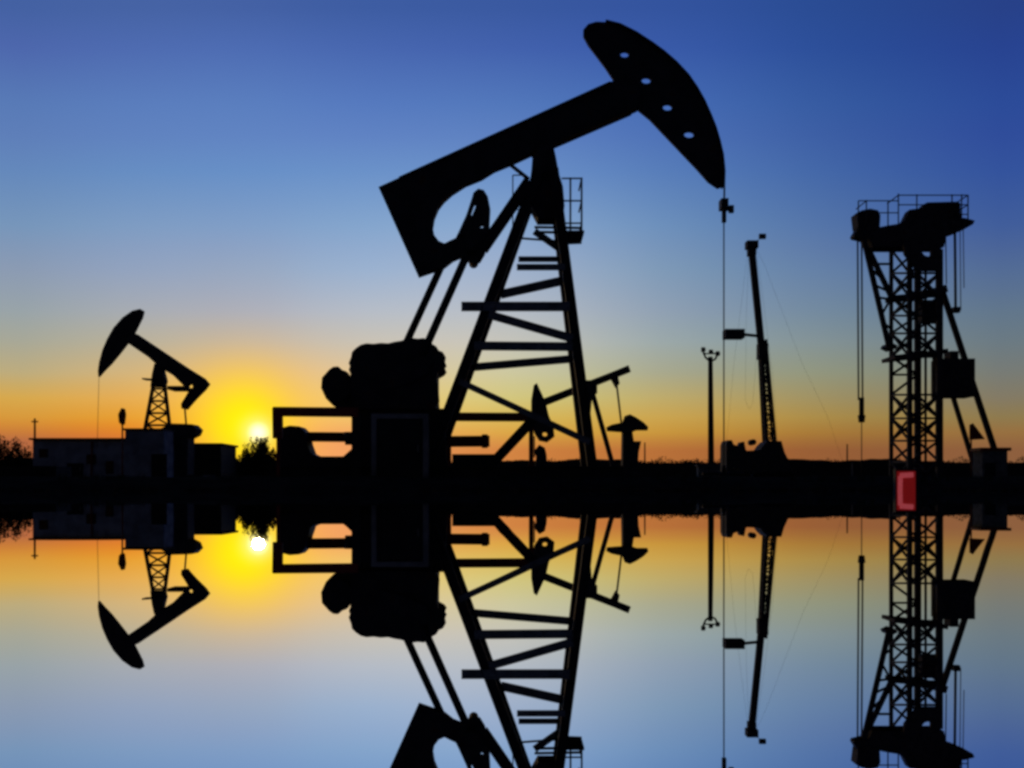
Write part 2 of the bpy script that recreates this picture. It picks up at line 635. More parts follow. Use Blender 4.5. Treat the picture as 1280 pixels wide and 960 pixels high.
# tail: hinged counterweight arm, equaliser and pitman arms
MB().prism([(589, 252), (592, 242), (598, 237), (605, 239), (610, 247), (613, 262), (612, 282), (611, 300), (606, 318), (600, 328), (590, 330), (580, 324), (572, 318), (566, 306), (574, 290), (583, 270)], D0 - .26, 0.18,
            [[(590, 271), (588.6, 268), (592.5, 257), (595, 255), (594.5, 260)], oval(602.5, 284, 2.2, 2), oval(577.5, 296.5, 2, 1.8)]).build('tail_weight', STEEL, root)
MB().bar(P(638, 206, D0 - .33), P(661, 224, D0 - .33), 0.07, 0.07).build('grease_pipe', STEEL, root)
MB().ibeam(P(662, 226, D0 - .3), P(603, 312, D0 - .3), 0.24, 0.16).build('tail_link', STEEL, root)
MB().tube(P(590, 318, D0) + Vector((0, -1.0, 0)), P(590, 318, D0) + Vector((0, 1.0, 0)), 0.11).build('equalizer', STEEL, root)
MB().tube(P(582, 322, D0 - .85), P(527, 446, D0 - .85), 0.085, n=12).build('pitman_arm', STEEL, root)
MB().tube(P(553, 330, D0 + .85), P(498, 450, D0 + .85), 0.085, n=12).build('pitman_arm', STEEL, root)

# cranks with their counterweights, gearbox, drive
cw = [(437, 455), (440, 447), (441, 441), (446, 436), (452, 432), (459, 430.2), (468, 430.8), (477, 429.6), (486, 430.2), (494, 428.2), (502, 427), (509, 424.8), (516, 423.5), (523, 424.4),
      (530, 423.6), (538, 426.5), (541, 431), (546, 434), (549, 439), (554, 441), (557, 446), (556, 452), (558, 457), (555, 461), (548, 465), (546, 474), (548, 486), (549, 502), (540, 512), (446, 512), (440, 498), (438, 480), (440, 462)]
crank_c = [(470, 470), (500, 452), (530, 444), (540, 452), (534, 468), (505, 482), (478, 488)]
for dy in (-.72, .72):
    cr = MB().prism(crank_c, D0 + dy * 1.22, 0.10).build('crank', STEEL, root)
    sh = [(x_, y_ + (8 if dy > 0 else 0)) for x_, y_ in cw]
    MB().prism(sh, D0 + dy, 0.28).build('counterweight', STEEL, cr)
gb = MB().boxpx(446, 462, 547, 513, D0, 0.95).build('gearbox', STEEL, root)
dk = MB()
dk.prism([(403, 486), (404, 473), (413, 463), (418, 459.5), (424, 459), (428, 463), (434, 465), (437, 470), (445, 474), (447, 492), (446, 514), (432, 516), (418, 508), (409, 499)], D0 - .1, 0.34)
dk.build('belt_guard', STEEL, root)
MB().tube(P(426, 488, D0) + Vector((0, -.45, 0)), P(426, 488, D0) + Vector((0, .45, 0)), 0.27, n=20).build('brake_drum', STEEL, root)
pd = MB()
for dy in (-.55, .55):
    pd.prism([(449, 511), (556, 511), (560, 607), (447, 607)], D0 + dy, 0.16)
pd.box((X(502, D0), D0, Z(560, D0)), (1.55, 1.0, 1.5))
pd.build('gearbox_pedestal', STEEL, root)
sk = MB()
for dy in (-1.15, 1.15):
    sk.ibeam(Vector((X(352, D0), D0 + dy, GZ + .1)), Vector((X(772, D0), D0 + dy, GZ + .1)), 0.24, 0.2)
for px in (360, 450, 560, 640, 735):
    sk.box((X(px, D0), D0, GZ + .1), (0.16, 2.1, 0.18))
sk.build('skid', STEEL, root)
# electric motor on the end of the skid, belt to the drum
mo = MB()
mo.prism([(352, 605), (351, 545), (355, 536), (366, 533), (378, 534), (385, 541), (388, 556), (392, 567), (400, 571), (432, 571), (440, 564), (449, 556), (449, 605)], D0 + .1, 0.7)
mo.build('motor', STEEL, root)
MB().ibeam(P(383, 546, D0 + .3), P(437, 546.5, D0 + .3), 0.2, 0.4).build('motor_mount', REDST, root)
MB().tube(P(437, 540, D0 - .1), P(437, 556, D0 - .1), 0.12, 0.1, 12).build('oil_cup', STEEL, root)
rb = MB().ibeam(P(560, 552, D0 + .3), P(612, 551.5, D0 + .3), 0.23, 0.4)
rb.tube(P(606, 543, D0 + .3), P(606, 560, D0 + .3), 0.07)
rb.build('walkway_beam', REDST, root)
lb = MB().boxpx(566, 568, 622, 604, D0 + .35, 0.5).build('tool_box', STEEL, root)

# bridle, carrier bar and polished rod
br = MB()
for dy in (-.11, .11):
    br.wire([P(905, 214, D0 + dy), P(905.5, 235, D0 + dy), P(905, 262, D0 + dy)], 0.022)
br.build('bridle', CABLE, root)
cb = MB().boxpx(900, 250, 909, 262, D0, 0.32)
cb.boxpx(902.5, 262, 907.5, 278, D0, 0.09)
cb.bar(P(906, 262, D0), P(914, 261, D0), 0.07, 0.07)
cb.boxpx(911, 257, 917, 266, D0, 0.1)
cb.build('carrier_bar', STEEL, root)
MB().tube(P(904.8, 276, D0), P(904.8, 584, D0), 0.0145).build('polished_rod', CABLE, root)

# guard rail round the cranks
g = thing('guard_rail', (X(345, D0), D0 - 1.6, GZ), 'heavy square guard rail left of the large pump jack, in front of the low sun', 'guard rail')
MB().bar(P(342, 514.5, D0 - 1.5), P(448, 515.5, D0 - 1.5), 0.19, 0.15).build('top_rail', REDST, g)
po = MB()
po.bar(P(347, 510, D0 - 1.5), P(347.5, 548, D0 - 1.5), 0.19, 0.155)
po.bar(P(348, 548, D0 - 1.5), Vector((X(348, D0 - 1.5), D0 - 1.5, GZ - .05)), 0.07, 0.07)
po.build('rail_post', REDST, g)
MB().bar(P(446, 517, D0 - 1.5), Vector((X(446, D0 - 1.5), D0 - 1.5, GZ - .05)), 0.2, 0.12).build('rail_post', STEEL, g)
g = thing('guard_rail', (X(600, D0), D0 + 1.75, GZ), 'heavy square guard rail behind the legs of the large pump jack', 'guard rail')
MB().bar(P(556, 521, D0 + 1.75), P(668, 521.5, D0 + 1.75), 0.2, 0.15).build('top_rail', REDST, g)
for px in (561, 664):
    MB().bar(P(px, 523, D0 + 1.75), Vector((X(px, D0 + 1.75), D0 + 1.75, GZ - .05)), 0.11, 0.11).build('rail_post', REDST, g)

# control cabinet before the pedestal
DC = 22.3
cabn = thing('control_cabinet', (X(500, DC), DC, GZ), 'grey framed control cabinet standing in front of the pump jack gearbox', 'cabinet')
cf = MB()
zb = GZ + 0.0
x0, x1, zt = X(466, DC), X(536, DC), Z(518, DC)
zb2 = Z(604, DC)
cf.box(((x0 + x1) / 2, DC - .2, zt - .05), (x1 - x0, 0.08, 0.1))
cf.box(((x0 + x1) / 2, DC - .2, zb2 + .04), (x1 - x0, 0.08, 0.08))
cf.box((x0 + .05, DC - .2, (zt + zb2) / 2 - .005), (0.1, 0.078, zt - zb2 - .19))
cf.box((x1 - .05, DC - .2, (zt + zb2) / 2 - .005), (0.1, 0.078, zt - zb2 - .19))
cf.build('cabinet_frame', CABP, cabn)
MB().box(((x0 + x1) / 2, DC + .05, (zt + zb2) / 2), (x1 - x0 - .02, 0.4, zt - zb2 - .02)).build('cabinet_body', DOORP, cabn)
dr = MB().box(((x0 + x1) / 2, DC - .165, (zt + zb2) / 2), (x1 - x0 - .24, 0.03, zt - zb2 - .24)).build('cabinet_door', DOORP, cabn)
MB().box((x1 - .2, DC - .2, (zt + zb2) / 2), (0.03, 0.05, 0.16)).build('handle', CABP, dr)
for px in (470, 532):
    MB().box((X(px, DC), DC, GZ + .04), (0.08, 0.3, 0.2)).build('leg', STEEL, cabn)

# wellhead under the rod
wh = thing('wellhead', (X(905, D0), D0, GZ), 'small wellhead with valves under the hanging rod of the large pump jack', 'wellhead')
MB().tube(P(904.8, 603, D0), P(904.8, 590, D0), 0.11, 0.11, 14).build('casing_head', STEEL, wh)
MB().tube(P(904.8, 590, D0), P(904.8, 582, D0), 0.05, 0.04, 12).build('stuffing_box', STEEL, wh)
v = MB().tube(P(878, 592, D0), P(930, 592, D0), 0.04)
v.build('flow_line', STEEL, wh)
for px in (886, 922):
    hw = MB().tube(P(px, 592, D0), P(px, 585, D0), 0.015)
    hw.tube(P(px, 585.5, D0), P(px, 584.5, D0), 0.09, 0.09, 16)
    hw.build('handwheel', STEEL, wh)

# ------------------------------------------------------------------ second pump jack, behind the main one
D2 = 48.0
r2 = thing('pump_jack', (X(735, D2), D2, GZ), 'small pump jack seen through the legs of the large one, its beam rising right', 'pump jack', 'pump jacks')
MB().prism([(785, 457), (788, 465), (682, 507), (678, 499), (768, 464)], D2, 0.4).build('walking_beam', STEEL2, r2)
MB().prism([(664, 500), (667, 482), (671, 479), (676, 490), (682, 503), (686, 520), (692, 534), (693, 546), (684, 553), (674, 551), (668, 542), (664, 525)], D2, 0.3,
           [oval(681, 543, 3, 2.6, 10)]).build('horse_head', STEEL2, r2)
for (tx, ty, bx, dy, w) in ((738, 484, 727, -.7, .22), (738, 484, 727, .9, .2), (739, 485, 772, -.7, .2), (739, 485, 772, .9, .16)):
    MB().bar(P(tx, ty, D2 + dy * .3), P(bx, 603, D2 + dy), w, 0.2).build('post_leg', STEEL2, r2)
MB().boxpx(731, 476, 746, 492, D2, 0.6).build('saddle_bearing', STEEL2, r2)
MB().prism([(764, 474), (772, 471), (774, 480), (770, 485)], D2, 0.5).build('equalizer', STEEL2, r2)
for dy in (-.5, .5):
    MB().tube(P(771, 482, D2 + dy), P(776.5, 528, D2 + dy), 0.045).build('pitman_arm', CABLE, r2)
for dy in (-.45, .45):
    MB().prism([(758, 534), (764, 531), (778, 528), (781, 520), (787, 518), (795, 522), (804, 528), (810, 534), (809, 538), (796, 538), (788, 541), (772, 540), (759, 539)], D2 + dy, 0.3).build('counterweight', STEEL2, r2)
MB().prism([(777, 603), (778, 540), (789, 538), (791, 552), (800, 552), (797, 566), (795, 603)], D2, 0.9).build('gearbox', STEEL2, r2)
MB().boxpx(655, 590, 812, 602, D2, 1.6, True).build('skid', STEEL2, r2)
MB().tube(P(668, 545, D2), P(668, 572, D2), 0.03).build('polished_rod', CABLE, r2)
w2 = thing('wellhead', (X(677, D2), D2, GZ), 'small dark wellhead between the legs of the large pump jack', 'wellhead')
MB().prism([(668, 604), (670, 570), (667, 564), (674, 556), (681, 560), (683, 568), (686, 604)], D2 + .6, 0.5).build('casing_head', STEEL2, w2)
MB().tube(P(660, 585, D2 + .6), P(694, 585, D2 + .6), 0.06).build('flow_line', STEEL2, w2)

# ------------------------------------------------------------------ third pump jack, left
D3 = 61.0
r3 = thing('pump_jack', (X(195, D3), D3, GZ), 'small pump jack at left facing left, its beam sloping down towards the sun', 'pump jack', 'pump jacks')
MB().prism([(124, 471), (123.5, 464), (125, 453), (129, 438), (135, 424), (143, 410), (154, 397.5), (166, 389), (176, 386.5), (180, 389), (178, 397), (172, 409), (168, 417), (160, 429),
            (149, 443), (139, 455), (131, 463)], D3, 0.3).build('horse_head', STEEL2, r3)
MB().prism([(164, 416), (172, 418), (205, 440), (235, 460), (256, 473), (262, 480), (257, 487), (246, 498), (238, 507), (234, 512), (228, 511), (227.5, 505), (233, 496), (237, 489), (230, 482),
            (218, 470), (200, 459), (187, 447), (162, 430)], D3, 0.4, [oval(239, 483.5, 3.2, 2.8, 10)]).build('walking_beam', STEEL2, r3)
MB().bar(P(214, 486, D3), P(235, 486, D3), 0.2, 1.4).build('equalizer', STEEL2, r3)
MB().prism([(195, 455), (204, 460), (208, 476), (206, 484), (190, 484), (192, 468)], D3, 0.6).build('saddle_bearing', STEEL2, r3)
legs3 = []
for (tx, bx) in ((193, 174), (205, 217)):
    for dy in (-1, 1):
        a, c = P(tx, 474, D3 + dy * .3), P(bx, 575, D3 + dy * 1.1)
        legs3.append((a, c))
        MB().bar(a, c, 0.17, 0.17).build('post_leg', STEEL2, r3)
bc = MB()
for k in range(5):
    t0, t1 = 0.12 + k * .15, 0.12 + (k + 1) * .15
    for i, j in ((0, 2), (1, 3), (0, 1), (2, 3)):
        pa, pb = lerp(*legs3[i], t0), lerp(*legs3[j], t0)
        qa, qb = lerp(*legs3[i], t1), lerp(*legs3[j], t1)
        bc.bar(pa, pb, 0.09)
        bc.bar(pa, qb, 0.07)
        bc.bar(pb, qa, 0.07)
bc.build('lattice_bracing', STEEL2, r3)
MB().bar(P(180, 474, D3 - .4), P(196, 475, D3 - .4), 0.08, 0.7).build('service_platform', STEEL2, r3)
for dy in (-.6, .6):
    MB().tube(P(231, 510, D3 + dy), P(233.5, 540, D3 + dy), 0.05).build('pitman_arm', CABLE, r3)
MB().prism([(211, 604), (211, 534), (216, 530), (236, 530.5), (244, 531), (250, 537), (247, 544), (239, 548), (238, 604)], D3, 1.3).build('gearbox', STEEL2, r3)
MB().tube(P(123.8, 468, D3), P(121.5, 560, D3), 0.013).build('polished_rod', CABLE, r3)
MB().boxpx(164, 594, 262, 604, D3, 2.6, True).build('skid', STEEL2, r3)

pl = thing('equipment_block', (X(186, 58), 58, GZ), 'pale grey concrete block under the left pump jack tower', 'concrete block')
MB().boxpx(163, 539, 211, 600, 58, 1.6, True).build('block_wall', PLINTH, pl)
MB().boxpx(161, 536.5, 212, 539, 58, 1.8).build('coping', ROOFM, pl)
MB().box((X(199, 57.19), 57.19, GZ + .8), (0.8, 0.05, 1.5)).build('door', DOORP, pl)

# ------------------------------------------------------------------ buildings left
DB = 72.0
bd = thing('low_building', (X(105, DB), DB, GZ), 'long low flat roofed grey building at the left edge of the yard', 'building')
xl, xr, zt = X(41, DB), X(212, DB), Z(550, DB)
MB().box(((xl + xr) / 2, DB + 2.5, (zt + GZ - .05) / 2), (xr - xl, 5, zt - GZ + .05)).build('wall', PLASTER, bd)
MB().box(((xl + xr) / 2, DB + 2.4, zt + .06), (xr - xl + .3, 5.4, 0.12)).build('roof', ROOFM, bd)
for (a, y0, c, y1) in ((49, 561, 60, 572), (108, 568, 120, 580), (132, 576, 142, 592)):
    wn = MB().boxpx(a, y0, c, y1, DB - .01, 0.06).build('window', ROOFM, bd)
    MB().boxpx(a + 1, y0 + 1, c - 1, y1 - 1, DB - .045, 0.03).build('pane', GLASSM, wn)
dd = MB().boxpx(84, 579, 104, 604, DB - .02, 0.08).build('door', DOORP, bd)
MB().box((X(101, DB), DB - .09, GZ + 1.0), (0.05, 0.06, 0.25)).build('handle', CABP, dd)
MB().tube(P(115, 552, DB - .12), Vector((X(115, DB), DB - .12, GZ)), 0.06).build('downpipe', REDST, bd)

sh = thing('parked_trailer', (X(22, 64), 64, GZ), 'dark box trailer on wheels parked before the low building at the left edge', 'trailer')
MB().boxpx(-40, 583, 80, 598, 64, 2.2).build('body', DOORP, sh)
for px in (-20, 60):
    for dy in (-1.15, 1.15):
        wv = Vector((X(px, 64), 64 + dy, GZ + .33))
        MB().tube(wv + Vector((0, -.1, 0)), wv + Vector((0, .1, 0)), 0.35, n=18).build('wheel', RUBBER, sh)

hu = thing('site_hut', (X(258, 66), 66, GZ), 'low dark site hut between the left pump jack and the sun', 'hut')
MB().boxpx(240, 558, 286, 600, 66, 3.5, True).build('wall', DOORP, hu)
MB().boxpx(236, 555.5, 288, 558, 66, 3.9).build('roof', ROOFM, hu)
w_ = MB().boxpx(262, 572, 276, 584, 64.23, 0.06).build('window', GLASSM, hu)


def shrub(name, px, D, wpx, toppy, label, n, seed):
    """loose low shrub: many thin stems with small leaves round their tips"""
    rr = random.Random(seed)
    o = thing(name, (X(px, D), D, GZ), label, 'shrub')
    top = Z(toppy, D)
    hw = wpx * D / F / 2
    cs = []
    st = MB()
    for k in range(n):
        u = rr.uniform(-1, 1)
        h_ = (top - GZ) * (1 - 0.35 * abs(u) ** 3) * rr.uniform(0.55, 1.0)
        tip = (X(px, D) + u * hw, D + rr.uniform(-.6, .6) * hw, GZ + h_ - .12)
        st.tube((X(px, D) + u * hw * .5, D + rr.uniform(-.2, .2), GZ - .05), tip, 0.03, 0.008, 5)
        for q in (1.0, 0.78, 0.55):
            cs.append((X(px, D) + u * hw * (.5 + .5 * q), D + rr.uniform(-.5, .5) * hw, GZ + h_ * q - .1, hw * .13, hw * .16, h_ * .13 + .03))
    MB().clumps(cs, 14, 0.095, rr).build('foliage', LEAF, o)
    st.build('stem', BARK, o)
    return o


shrub('shrub', 324, 70, 42, 549, 'leafy shrub standing right under the setting sun', 130, 5)
shrub('shrub', 4, 80, 76, 549, 'dark leafy shrub at the left end of the low building', 150, 8)
shrub('shrub', 297, 76, 32, 569, 'low dark bush between the site hut and the sun', 60, 9)

# stones along the waterline
mb = MB()
for k in range(420):
    bx, by = rnd.uniform(-11.5, 11.5), rnd.uniform(19.75, 20.5)
    r_ = rnd.uniform(0.02, 0.075)
    mt_ = Matrix.Translation((bx, by, rnd.uniform(0.0, 0.04))) @ Matrix.Rotation(rnd.uniform(0, 3), 4, 'Z') @ Matrix.Diagonal((r_ * rnd.uniform(1, 2), r_, r_ * rnd.uniform(.5, .9), 1))
    g_ = bmesh.ops.create_icosphere(mb.bm, subdivisions=1, radius=1, matrix=mt_)
    for v_ in g_['verts']:
        v_.co += Vector((rnd.uniform(-.2, .2), rnd.uniform(-.2, .2), rnd.uniform(-.2, .2))) * r_
tag(mb.build('shore_gravel', EARTH), 'dark stones scattered along the waterline of the bank', 'gravel', kind='stuff')

# tussocks along the bank
mb = MB()
for k in range(1500):
    bx, by = rnd.uniform(-11.5, 11.5), rnd.choice((20.9, 21.3, 21.8, 22.4)) + rnd.uniform(-.3, .3)
    if abs(math.sin(bx * 1.7) + math.sin(bx * 0.63 + 2)) < 0.5:
        continue
    hh = rnd.uniform(0.04, 0.17)
    for q in range(3):
        lx = rnd.uniform(-.05, .05)
        b0 = Vector((bx + rnd.uniform(-.04, .04), by, 0.16))
        vs = [mb.bm.verts.new(b0 + Vector((-.006, 0, 0))), mb.bm.verts.new(b0 + Vector((.006, 0, 0))), mb.bm.verts.new(b0 + Vector((lx, rnd.uniform(-.03, .03), .06 + hh)))]
        mb.bm.faces.new(vs)
tag(mb.build('bank_grass', LEAF), 'short dark grass tufts along the edge of the bank', 'grass', kind='stuff')

# small notice board beside the left jack
sg = thing('notice_board', (X(152.5, 66), 66, GZ), 'small narrow dark red board on a post before the left pump jack', 'sign')
MB().prism([(149, 528), (148, 518), (150, 514), (152, 510), (156, 511), (157.5, 518), (156, 530), (153, 532)], 66, 0.12).build('board', REDST, sg)
MB().tube(P(153, 530, 66), Vector((X(153, 66), 66, GZ - .05)), 0.05).build('post', REDST, sg)

# ------------------------------------------------------------------ light mast
DL = 90.0
lm = thing('light_mast', (X(888, DL), DL, GZ), 'slim floodlight mast with three lamp heads left of the workover rig', 'light mast')
MB().tube(Vector((X(889, DL), DL, GZ - .05)), P(888, 446, DL), 0.27, 0.19, 14).build('pole', STEEL2, lm)
ar = MB()
ar.wire([P(888, 452, DL), P(882, 447, DL), P(879, 440, DL)], 0.09)
ar.wire([P(888, 452, DL), P(894, 449, DL), P(897, 443, DL)], 0.09)
ar.tube(P(880, 442, DL), P(898, 442, DL), 0.06)
ar.build('lamp_bracket', STEEL2, lm)
for (px, py) in ((879, 437), (888.5, 440), (897, 442)):
    hd_ = MB().box(P(px, py, DL), (0.30, 0.3, 0.36))
    hd_.tube(P(px, py, DL) + Vector((0, -.3, -.06)), P(px, py, DL) + Vector((0, -.1, 0)), 0.17, 0.12, 10)
    hd_.build('lamp_head', STEEL2, lm)
bx_ = thing('switch_box', (X(884, 88), 88, GZ), 'low grey switch box at the foot of the floodlight mast', 'switch box')
MB().boxpx(872, 583, 899, 600, 88, 1.0, True).build('box_body', HUTM, bx_)
MB().boxpx(870, 581, 901, 583, 88, 1.2).build('lid', HUTM, bx_)

# ------------------------------------------------------------------ workover rig
DR = 80.0
rg = thing('workover_rig', (X(945, DR), DR, GZ), 'truck mounted workover rig with a tall leaning mast', 'drilling rig')


def lattice(mb_, b0, b1, t0, t1, dyb, dyt, nlev, wl, wb, horiz=True):
    """four legged lattice between base points b0,b1 and top points t0,t1"""
    cor = []
    for (bb, tt) in ((b0, t0), (b1, t1)):
        for s in (-1, 1):
            cor.append((bb + Vector((0, s * dyb, 0)), tt + Vector((0, s * dyt, 0))))
    for a, c in cor:
        mb_.bar(a, c, wl, wl)
    for k in range(nlev):
        u, v_ = k / nlev, (k + 1) / nlev
        for i, j in ((0, 2), (1, 3), (0, 1), (2, 3)):
            pa, pb, qa, qb = lerp(*cor[i], u), lerp(*cor[j], u), lerp(*cor[i], v_), lerp(*cor[j], v_)
            if horiz:
                mb_.bar(pa, pb, wb, wb)
            if k % 2:
                mb_.bar(pa, qb, wb, wb)
            else:
                mb_.bar(pb, qa, wb, wb)
    return cor


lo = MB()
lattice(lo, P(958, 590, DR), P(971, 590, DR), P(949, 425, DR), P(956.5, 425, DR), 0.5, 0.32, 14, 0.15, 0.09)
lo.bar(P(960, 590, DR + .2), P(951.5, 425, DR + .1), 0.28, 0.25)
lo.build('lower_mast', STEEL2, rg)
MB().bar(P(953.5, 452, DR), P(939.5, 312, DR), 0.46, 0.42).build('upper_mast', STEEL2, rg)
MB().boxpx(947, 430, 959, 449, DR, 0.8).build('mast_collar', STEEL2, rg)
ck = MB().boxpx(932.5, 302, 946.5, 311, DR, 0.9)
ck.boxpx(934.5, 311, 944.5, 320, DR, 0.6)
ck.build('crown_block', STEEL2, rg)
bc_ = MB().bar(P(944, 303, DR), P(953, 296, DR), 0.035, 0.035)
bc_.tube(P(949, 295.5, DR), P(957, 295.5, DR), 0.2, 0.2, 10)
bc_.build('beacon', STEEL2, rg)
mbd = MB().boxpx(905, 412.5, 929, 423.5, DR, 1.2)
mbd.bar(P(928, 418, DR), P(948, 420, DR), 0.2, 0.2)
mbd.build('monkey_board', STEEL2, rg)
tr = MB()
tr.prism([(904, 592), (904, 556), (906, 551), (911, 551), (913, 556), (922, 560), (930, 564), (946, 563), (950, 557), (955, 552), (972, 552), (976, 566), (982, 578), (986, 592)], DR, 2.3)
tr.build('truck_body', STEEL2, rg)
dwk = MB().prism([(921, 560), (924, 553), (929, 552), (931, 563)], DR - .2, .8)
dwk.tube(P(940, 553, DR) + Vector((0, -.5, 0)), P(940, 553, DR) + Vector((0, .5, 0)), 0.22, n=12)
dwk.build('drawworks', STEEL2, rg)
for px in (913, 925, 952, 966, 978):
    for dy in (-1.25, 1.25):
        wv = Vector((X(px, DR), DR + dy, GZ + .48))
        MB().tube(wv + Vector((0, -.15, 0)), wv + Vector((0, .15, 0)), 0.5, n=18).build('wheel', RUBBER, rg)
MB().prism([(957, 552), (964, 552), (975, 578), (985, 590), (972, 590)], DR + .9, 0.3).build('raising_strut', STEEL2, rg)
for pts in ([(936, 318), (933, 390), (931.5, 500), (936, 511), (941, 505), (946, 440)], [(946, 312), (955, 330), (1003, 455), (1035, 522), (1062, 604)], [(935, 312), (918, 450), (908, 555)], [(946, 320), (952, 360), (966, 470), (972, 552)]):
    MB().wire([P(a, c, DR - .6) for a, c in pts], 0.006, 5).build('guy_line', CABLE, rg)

# ------------------------------------------------------------------ tower derrick, right
DT = 75.0
dn, df = 1.75, 1.75
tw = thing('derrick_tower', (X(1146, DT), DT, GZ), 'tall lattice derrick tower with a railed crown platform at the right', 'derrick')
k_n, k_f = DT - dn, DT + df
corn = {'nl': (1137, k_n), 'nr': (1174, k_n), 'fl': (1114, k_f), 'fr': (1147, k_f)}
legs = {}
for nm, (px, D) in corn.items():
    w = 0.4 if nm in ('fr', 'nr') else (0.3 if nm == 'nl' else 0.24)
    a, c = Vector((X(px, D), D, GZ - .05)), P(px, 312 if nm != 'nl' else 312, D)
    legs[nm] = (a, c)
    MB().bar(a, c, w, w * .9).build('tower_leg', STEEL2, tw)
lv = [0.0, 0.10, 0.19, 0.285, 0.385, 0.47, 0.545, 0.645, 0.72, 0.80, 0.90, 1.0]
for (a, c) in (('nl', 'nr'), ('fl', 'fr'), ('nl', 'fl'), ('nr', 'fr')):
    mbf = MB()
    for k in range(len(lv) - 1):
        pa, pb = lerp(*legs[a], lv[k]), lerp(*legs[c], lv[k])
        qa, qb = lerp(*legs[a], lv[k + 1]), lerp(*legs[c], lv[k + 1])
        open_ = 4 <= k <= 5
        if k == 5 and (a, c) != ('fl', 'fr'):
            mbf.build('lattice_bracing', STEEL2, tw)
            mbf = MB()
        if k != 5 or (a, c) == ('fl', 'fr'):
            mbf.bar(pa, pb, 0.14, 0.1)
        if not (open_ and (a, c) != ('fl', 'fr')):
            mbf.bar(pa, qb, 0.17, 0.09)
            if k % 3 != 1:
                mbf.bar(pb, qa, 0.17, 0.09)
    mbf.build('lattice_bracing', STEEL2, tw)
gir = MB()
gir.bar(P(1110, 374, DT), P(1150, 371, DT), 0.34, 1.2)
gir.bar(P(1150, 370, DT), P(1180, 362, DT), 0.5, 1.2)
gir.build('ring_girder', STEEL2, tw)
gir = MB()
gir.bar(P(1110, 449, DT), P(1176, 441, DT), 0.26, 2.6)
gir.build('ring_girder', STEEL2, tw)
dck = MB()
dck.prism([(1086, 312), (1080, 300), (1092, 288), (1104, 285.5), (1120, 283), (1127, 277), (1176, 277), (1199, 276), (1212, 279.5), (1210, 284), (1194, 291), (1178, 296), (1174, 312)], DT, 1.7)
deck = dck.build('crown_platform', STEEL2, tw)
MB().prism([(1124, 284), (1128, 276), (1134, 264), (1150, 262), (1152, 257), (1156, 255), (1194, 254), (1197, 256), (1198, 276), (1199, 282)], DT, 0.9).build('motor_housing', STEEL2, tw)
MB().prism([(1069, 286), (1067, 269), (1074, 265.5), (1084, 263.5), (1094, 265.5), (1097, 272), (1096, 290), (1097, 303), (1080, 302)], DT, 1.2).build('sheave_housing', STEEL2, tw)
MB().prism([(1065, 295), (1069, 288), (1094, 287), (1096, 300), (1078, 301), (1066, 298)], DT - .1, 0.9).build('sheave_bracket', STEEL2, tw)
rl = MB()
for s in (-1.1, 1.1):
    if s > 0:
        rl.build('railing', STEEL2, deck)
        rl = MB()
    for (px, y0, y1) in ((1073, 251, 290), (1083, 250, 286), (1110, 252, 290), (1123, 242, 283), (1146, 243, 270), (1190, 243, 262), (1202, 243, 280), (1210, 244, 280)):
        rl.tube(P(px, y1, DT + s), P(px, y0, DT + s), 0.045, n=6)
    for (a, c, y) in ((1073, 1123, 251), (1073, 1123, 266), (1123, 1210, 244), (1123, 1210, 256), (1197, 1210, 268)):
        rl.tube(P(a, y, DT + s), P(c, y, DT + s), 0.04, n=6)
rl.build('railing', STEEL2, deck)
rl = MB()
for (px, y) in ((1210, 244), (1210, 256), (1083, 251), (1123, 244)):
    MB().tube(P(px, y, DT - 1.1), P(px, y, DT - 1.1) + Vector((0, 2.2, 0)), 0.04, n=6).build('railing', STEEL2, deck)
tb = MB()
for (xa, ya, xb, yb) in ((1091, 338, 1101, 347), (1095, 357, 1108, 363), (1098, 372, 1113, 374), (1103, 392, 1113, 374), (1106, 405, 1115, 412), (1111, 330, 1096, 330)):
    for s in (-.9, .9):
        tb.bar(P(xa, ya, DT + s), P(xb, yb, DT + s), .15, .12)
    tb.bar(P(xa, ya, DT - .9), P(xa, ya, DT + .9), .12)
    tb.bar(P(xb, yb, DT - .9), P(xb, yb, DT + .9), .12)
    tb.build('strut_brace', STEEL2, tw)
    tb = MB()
for (x0, y0, x1, y1, w) in ((1080, 300, 1111, 433, .42), (1085, 310, 1114, 371, .42)):
    for s in (-.9, .9):
        MB().bar(P(x0, y0, DT + s), P(x1, y1, DT + s), w * .8, .2).build('outrigger_strut', STEEL2, tw)
MB().bar(P(1107, 432, DT), P(1115, 436, DT), 0.25, 1.9).build('strut_foot', STEEL2, tw)
for (x0, y0, x1, y1, w) in ((1178, 364, 1247, 574, .34), (1191, 495, 1220, 590, .26)):
    MB().ibeam(P(x0, y0, DT), P(x1, y1, DT), w, .3).build('back_stay', STEEL2, tw)
cwt = MB().boxpx(1170, 450, 1212, 497, DT, 1.8)
cwt.boxpx(1184, 440, 1194, 450, DT, 1.2)
cwt.bar(P(1168, 446, DT - .5), P(1168, 496, DT - .5), .2, .3)
cwt.build('counterweight_box', STEEL2, tw)
cb = MB()
for px in (1072, 1077):
    cb.tube(P(px, 298, DT), P(px + 1.2, 500, DT), 0.06, n=6)
cb.build('hanging_rope', CABLE, tw)
hb = MB().tube(P(1077, 497, DT), P(1077, 522, DT), 0.17, n=10)
hb.tube(P(1077, 519, DT), P(1077, 528, DT), 0.26, 0.2, n=10)
hb.build('rope_weight', STEEL2, tw)
MB().tube(P(1077, 528, DT), P(1077, 600, DT), 0.035, n=6).build('polished_rod', CABLE, tw)
for (px, y1, r_) in ((1193.5, 388, .09), (1182, 355, .04), (1200, 388, .03), (1204, 360, .03)):
    MB().tube(P(px, 285, DT), P(px + 1, y1, DT), r_, n=6).build('hanging_rope', CABLE, tw)
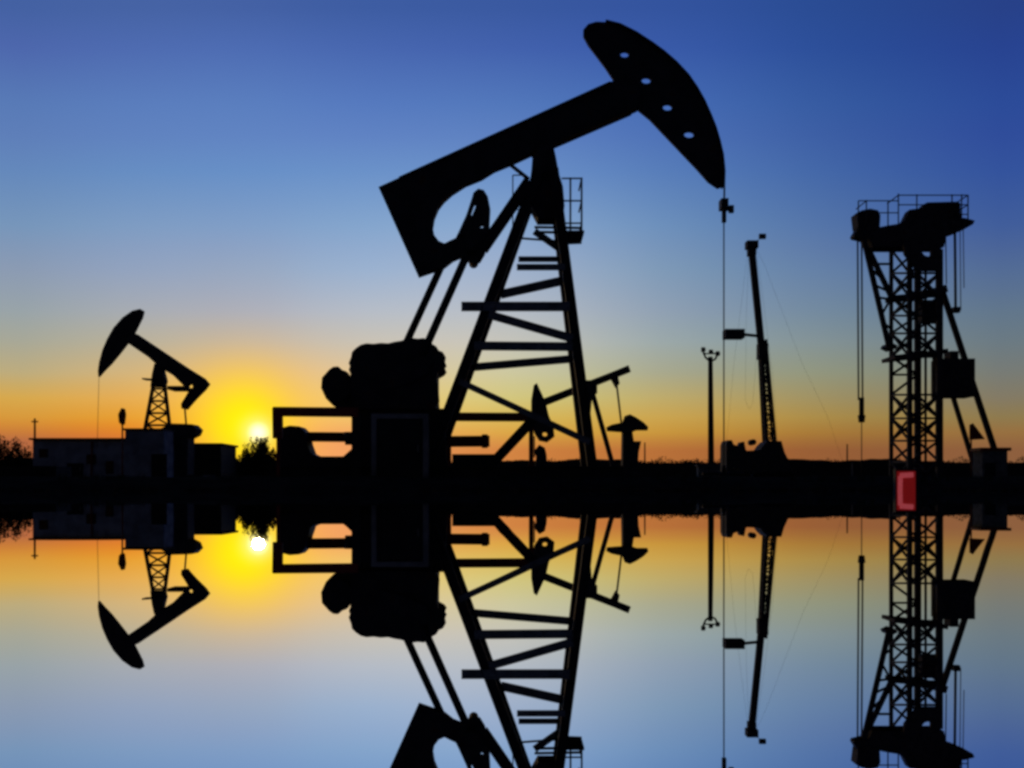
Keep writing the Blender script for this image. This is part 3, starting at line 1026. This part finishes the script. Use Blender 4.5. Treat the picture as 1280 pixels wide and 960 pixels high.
MB().boxpx(1191, 384, 1199, 391, DT, 0.4).build('hook', STEEL2, tw)
MB().prism([(1128, 297), (1175, 297), (1175, 339), (1146, 339), (1130, 318)], k_n - .1, .3, [[(1152, 313), (1163, 313), (1163, 321), (1152, 321)]]).build('tower_head', STEEL2, tw)
MB().tube(Vector((X(1157, DT), DT, GZ)), P(1157, 320, DT), 0.09).build('riser_pipe', STEEL2, tw)
MB().boxpx(1150, 376, 1172, 404, DT, .8).build('pulley_box', STEEL2, tw)

hb_ = thing('control_hut', (X(1238, 74), 74, GZ), 'grey square control hut with a wide cap at the foot of the derrick stay', 'hut')
MB().boxpx(1222, 564, 1253, 600, 73, 1.5, True).build('wall', HUTM, hb_)
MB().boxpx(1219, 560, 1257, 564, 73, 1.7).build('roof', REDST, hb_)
dr_ = MB().box((X(1238, 72.22), 72.22, GZ + .75), (0.7, 0.05, 1.4)).build('door', DOORP, hb_)
ts = thing('warning_triangle', (X(1218, 74), 74.5, GZ), 'small dark red triangular board on a post between the derrick stays', 'sign')
MB().prism([(1212, 531), (1216, 529), (1231, 549), (1212, 550)], 74.5, 0.1).build('board', REDST, ts)
MB().tube(P(1214, 549, 74.6), Vector((X(1214, 74.6), 74.6, GZ - .05)), 0.05).build('post', REDST, ts)

# boundary walls
wl = MB().boxpx(1065, 578, 1420, 600, 98, 0.5, True).build('boundary_wall', WALLM)
tag(wl, 'long dark boundary wall behind the derrick tower', 'wall', kind='thing')
wl = MB().boxpx(560, 578.5, 868, 600, 105, 0.5, True).build('boundary_wall', WALLM)
tag(wl, 'long dark boundary wall behind the legs of the large pump jack', 'wall', kind='thing')

# poles on the horizon
for (px, top, D, lab) in ((43.5, 523, 100, 'thin utility pole rising behind the low building at left'), (806, 553, 150, 'thin utility pole right of the small pump jack behind the large one'),
                          (1059, 555, 150, 'thin utility pole left of the derrick tower')):
    up_ = thing('utility_pole', (X(px, D), D, GZ), lab, 'pole', 'utility poles')
    MB().tube(Vector((X(px, D), D, GZ - .05)), P(px, top, D), 0.13, 0.09, 8).build('pole', BARK, up_)
    if px < 100:
        MB().bar(P(px - 4, top + 4, D), P(px + 4, top + 4, D), 0.12, 0.12).build('crossarm', BARK, up_)

# ------------------------------------------------------------------ red lit marker at the water's edge
DM = 19.6
rm = thing('marker_light', (X(1132, DM), DM, 0), 'red glowing marker light box at the water edge before the derrick', 'light')
MB().boxpx(1118, 586, 1146, 619, DM, 0.12).build('housing', DOORP, rm)
MB().boxpx(1121, 589, 1144, 619, DM - .065, 0.03).build('lens', REDLAMP, rm)
lt = MB()
lt.wire([P(1125, 619, DM - .09), P(1125.5, 595, DM - .09)], 0.04, 12)
lt.wire([P(1125, 594.5, DM - .09), P(1141, 593.5, DM - .09)], 0.045, 12)
lt.build('light_tube', PINKLAMP, rm)
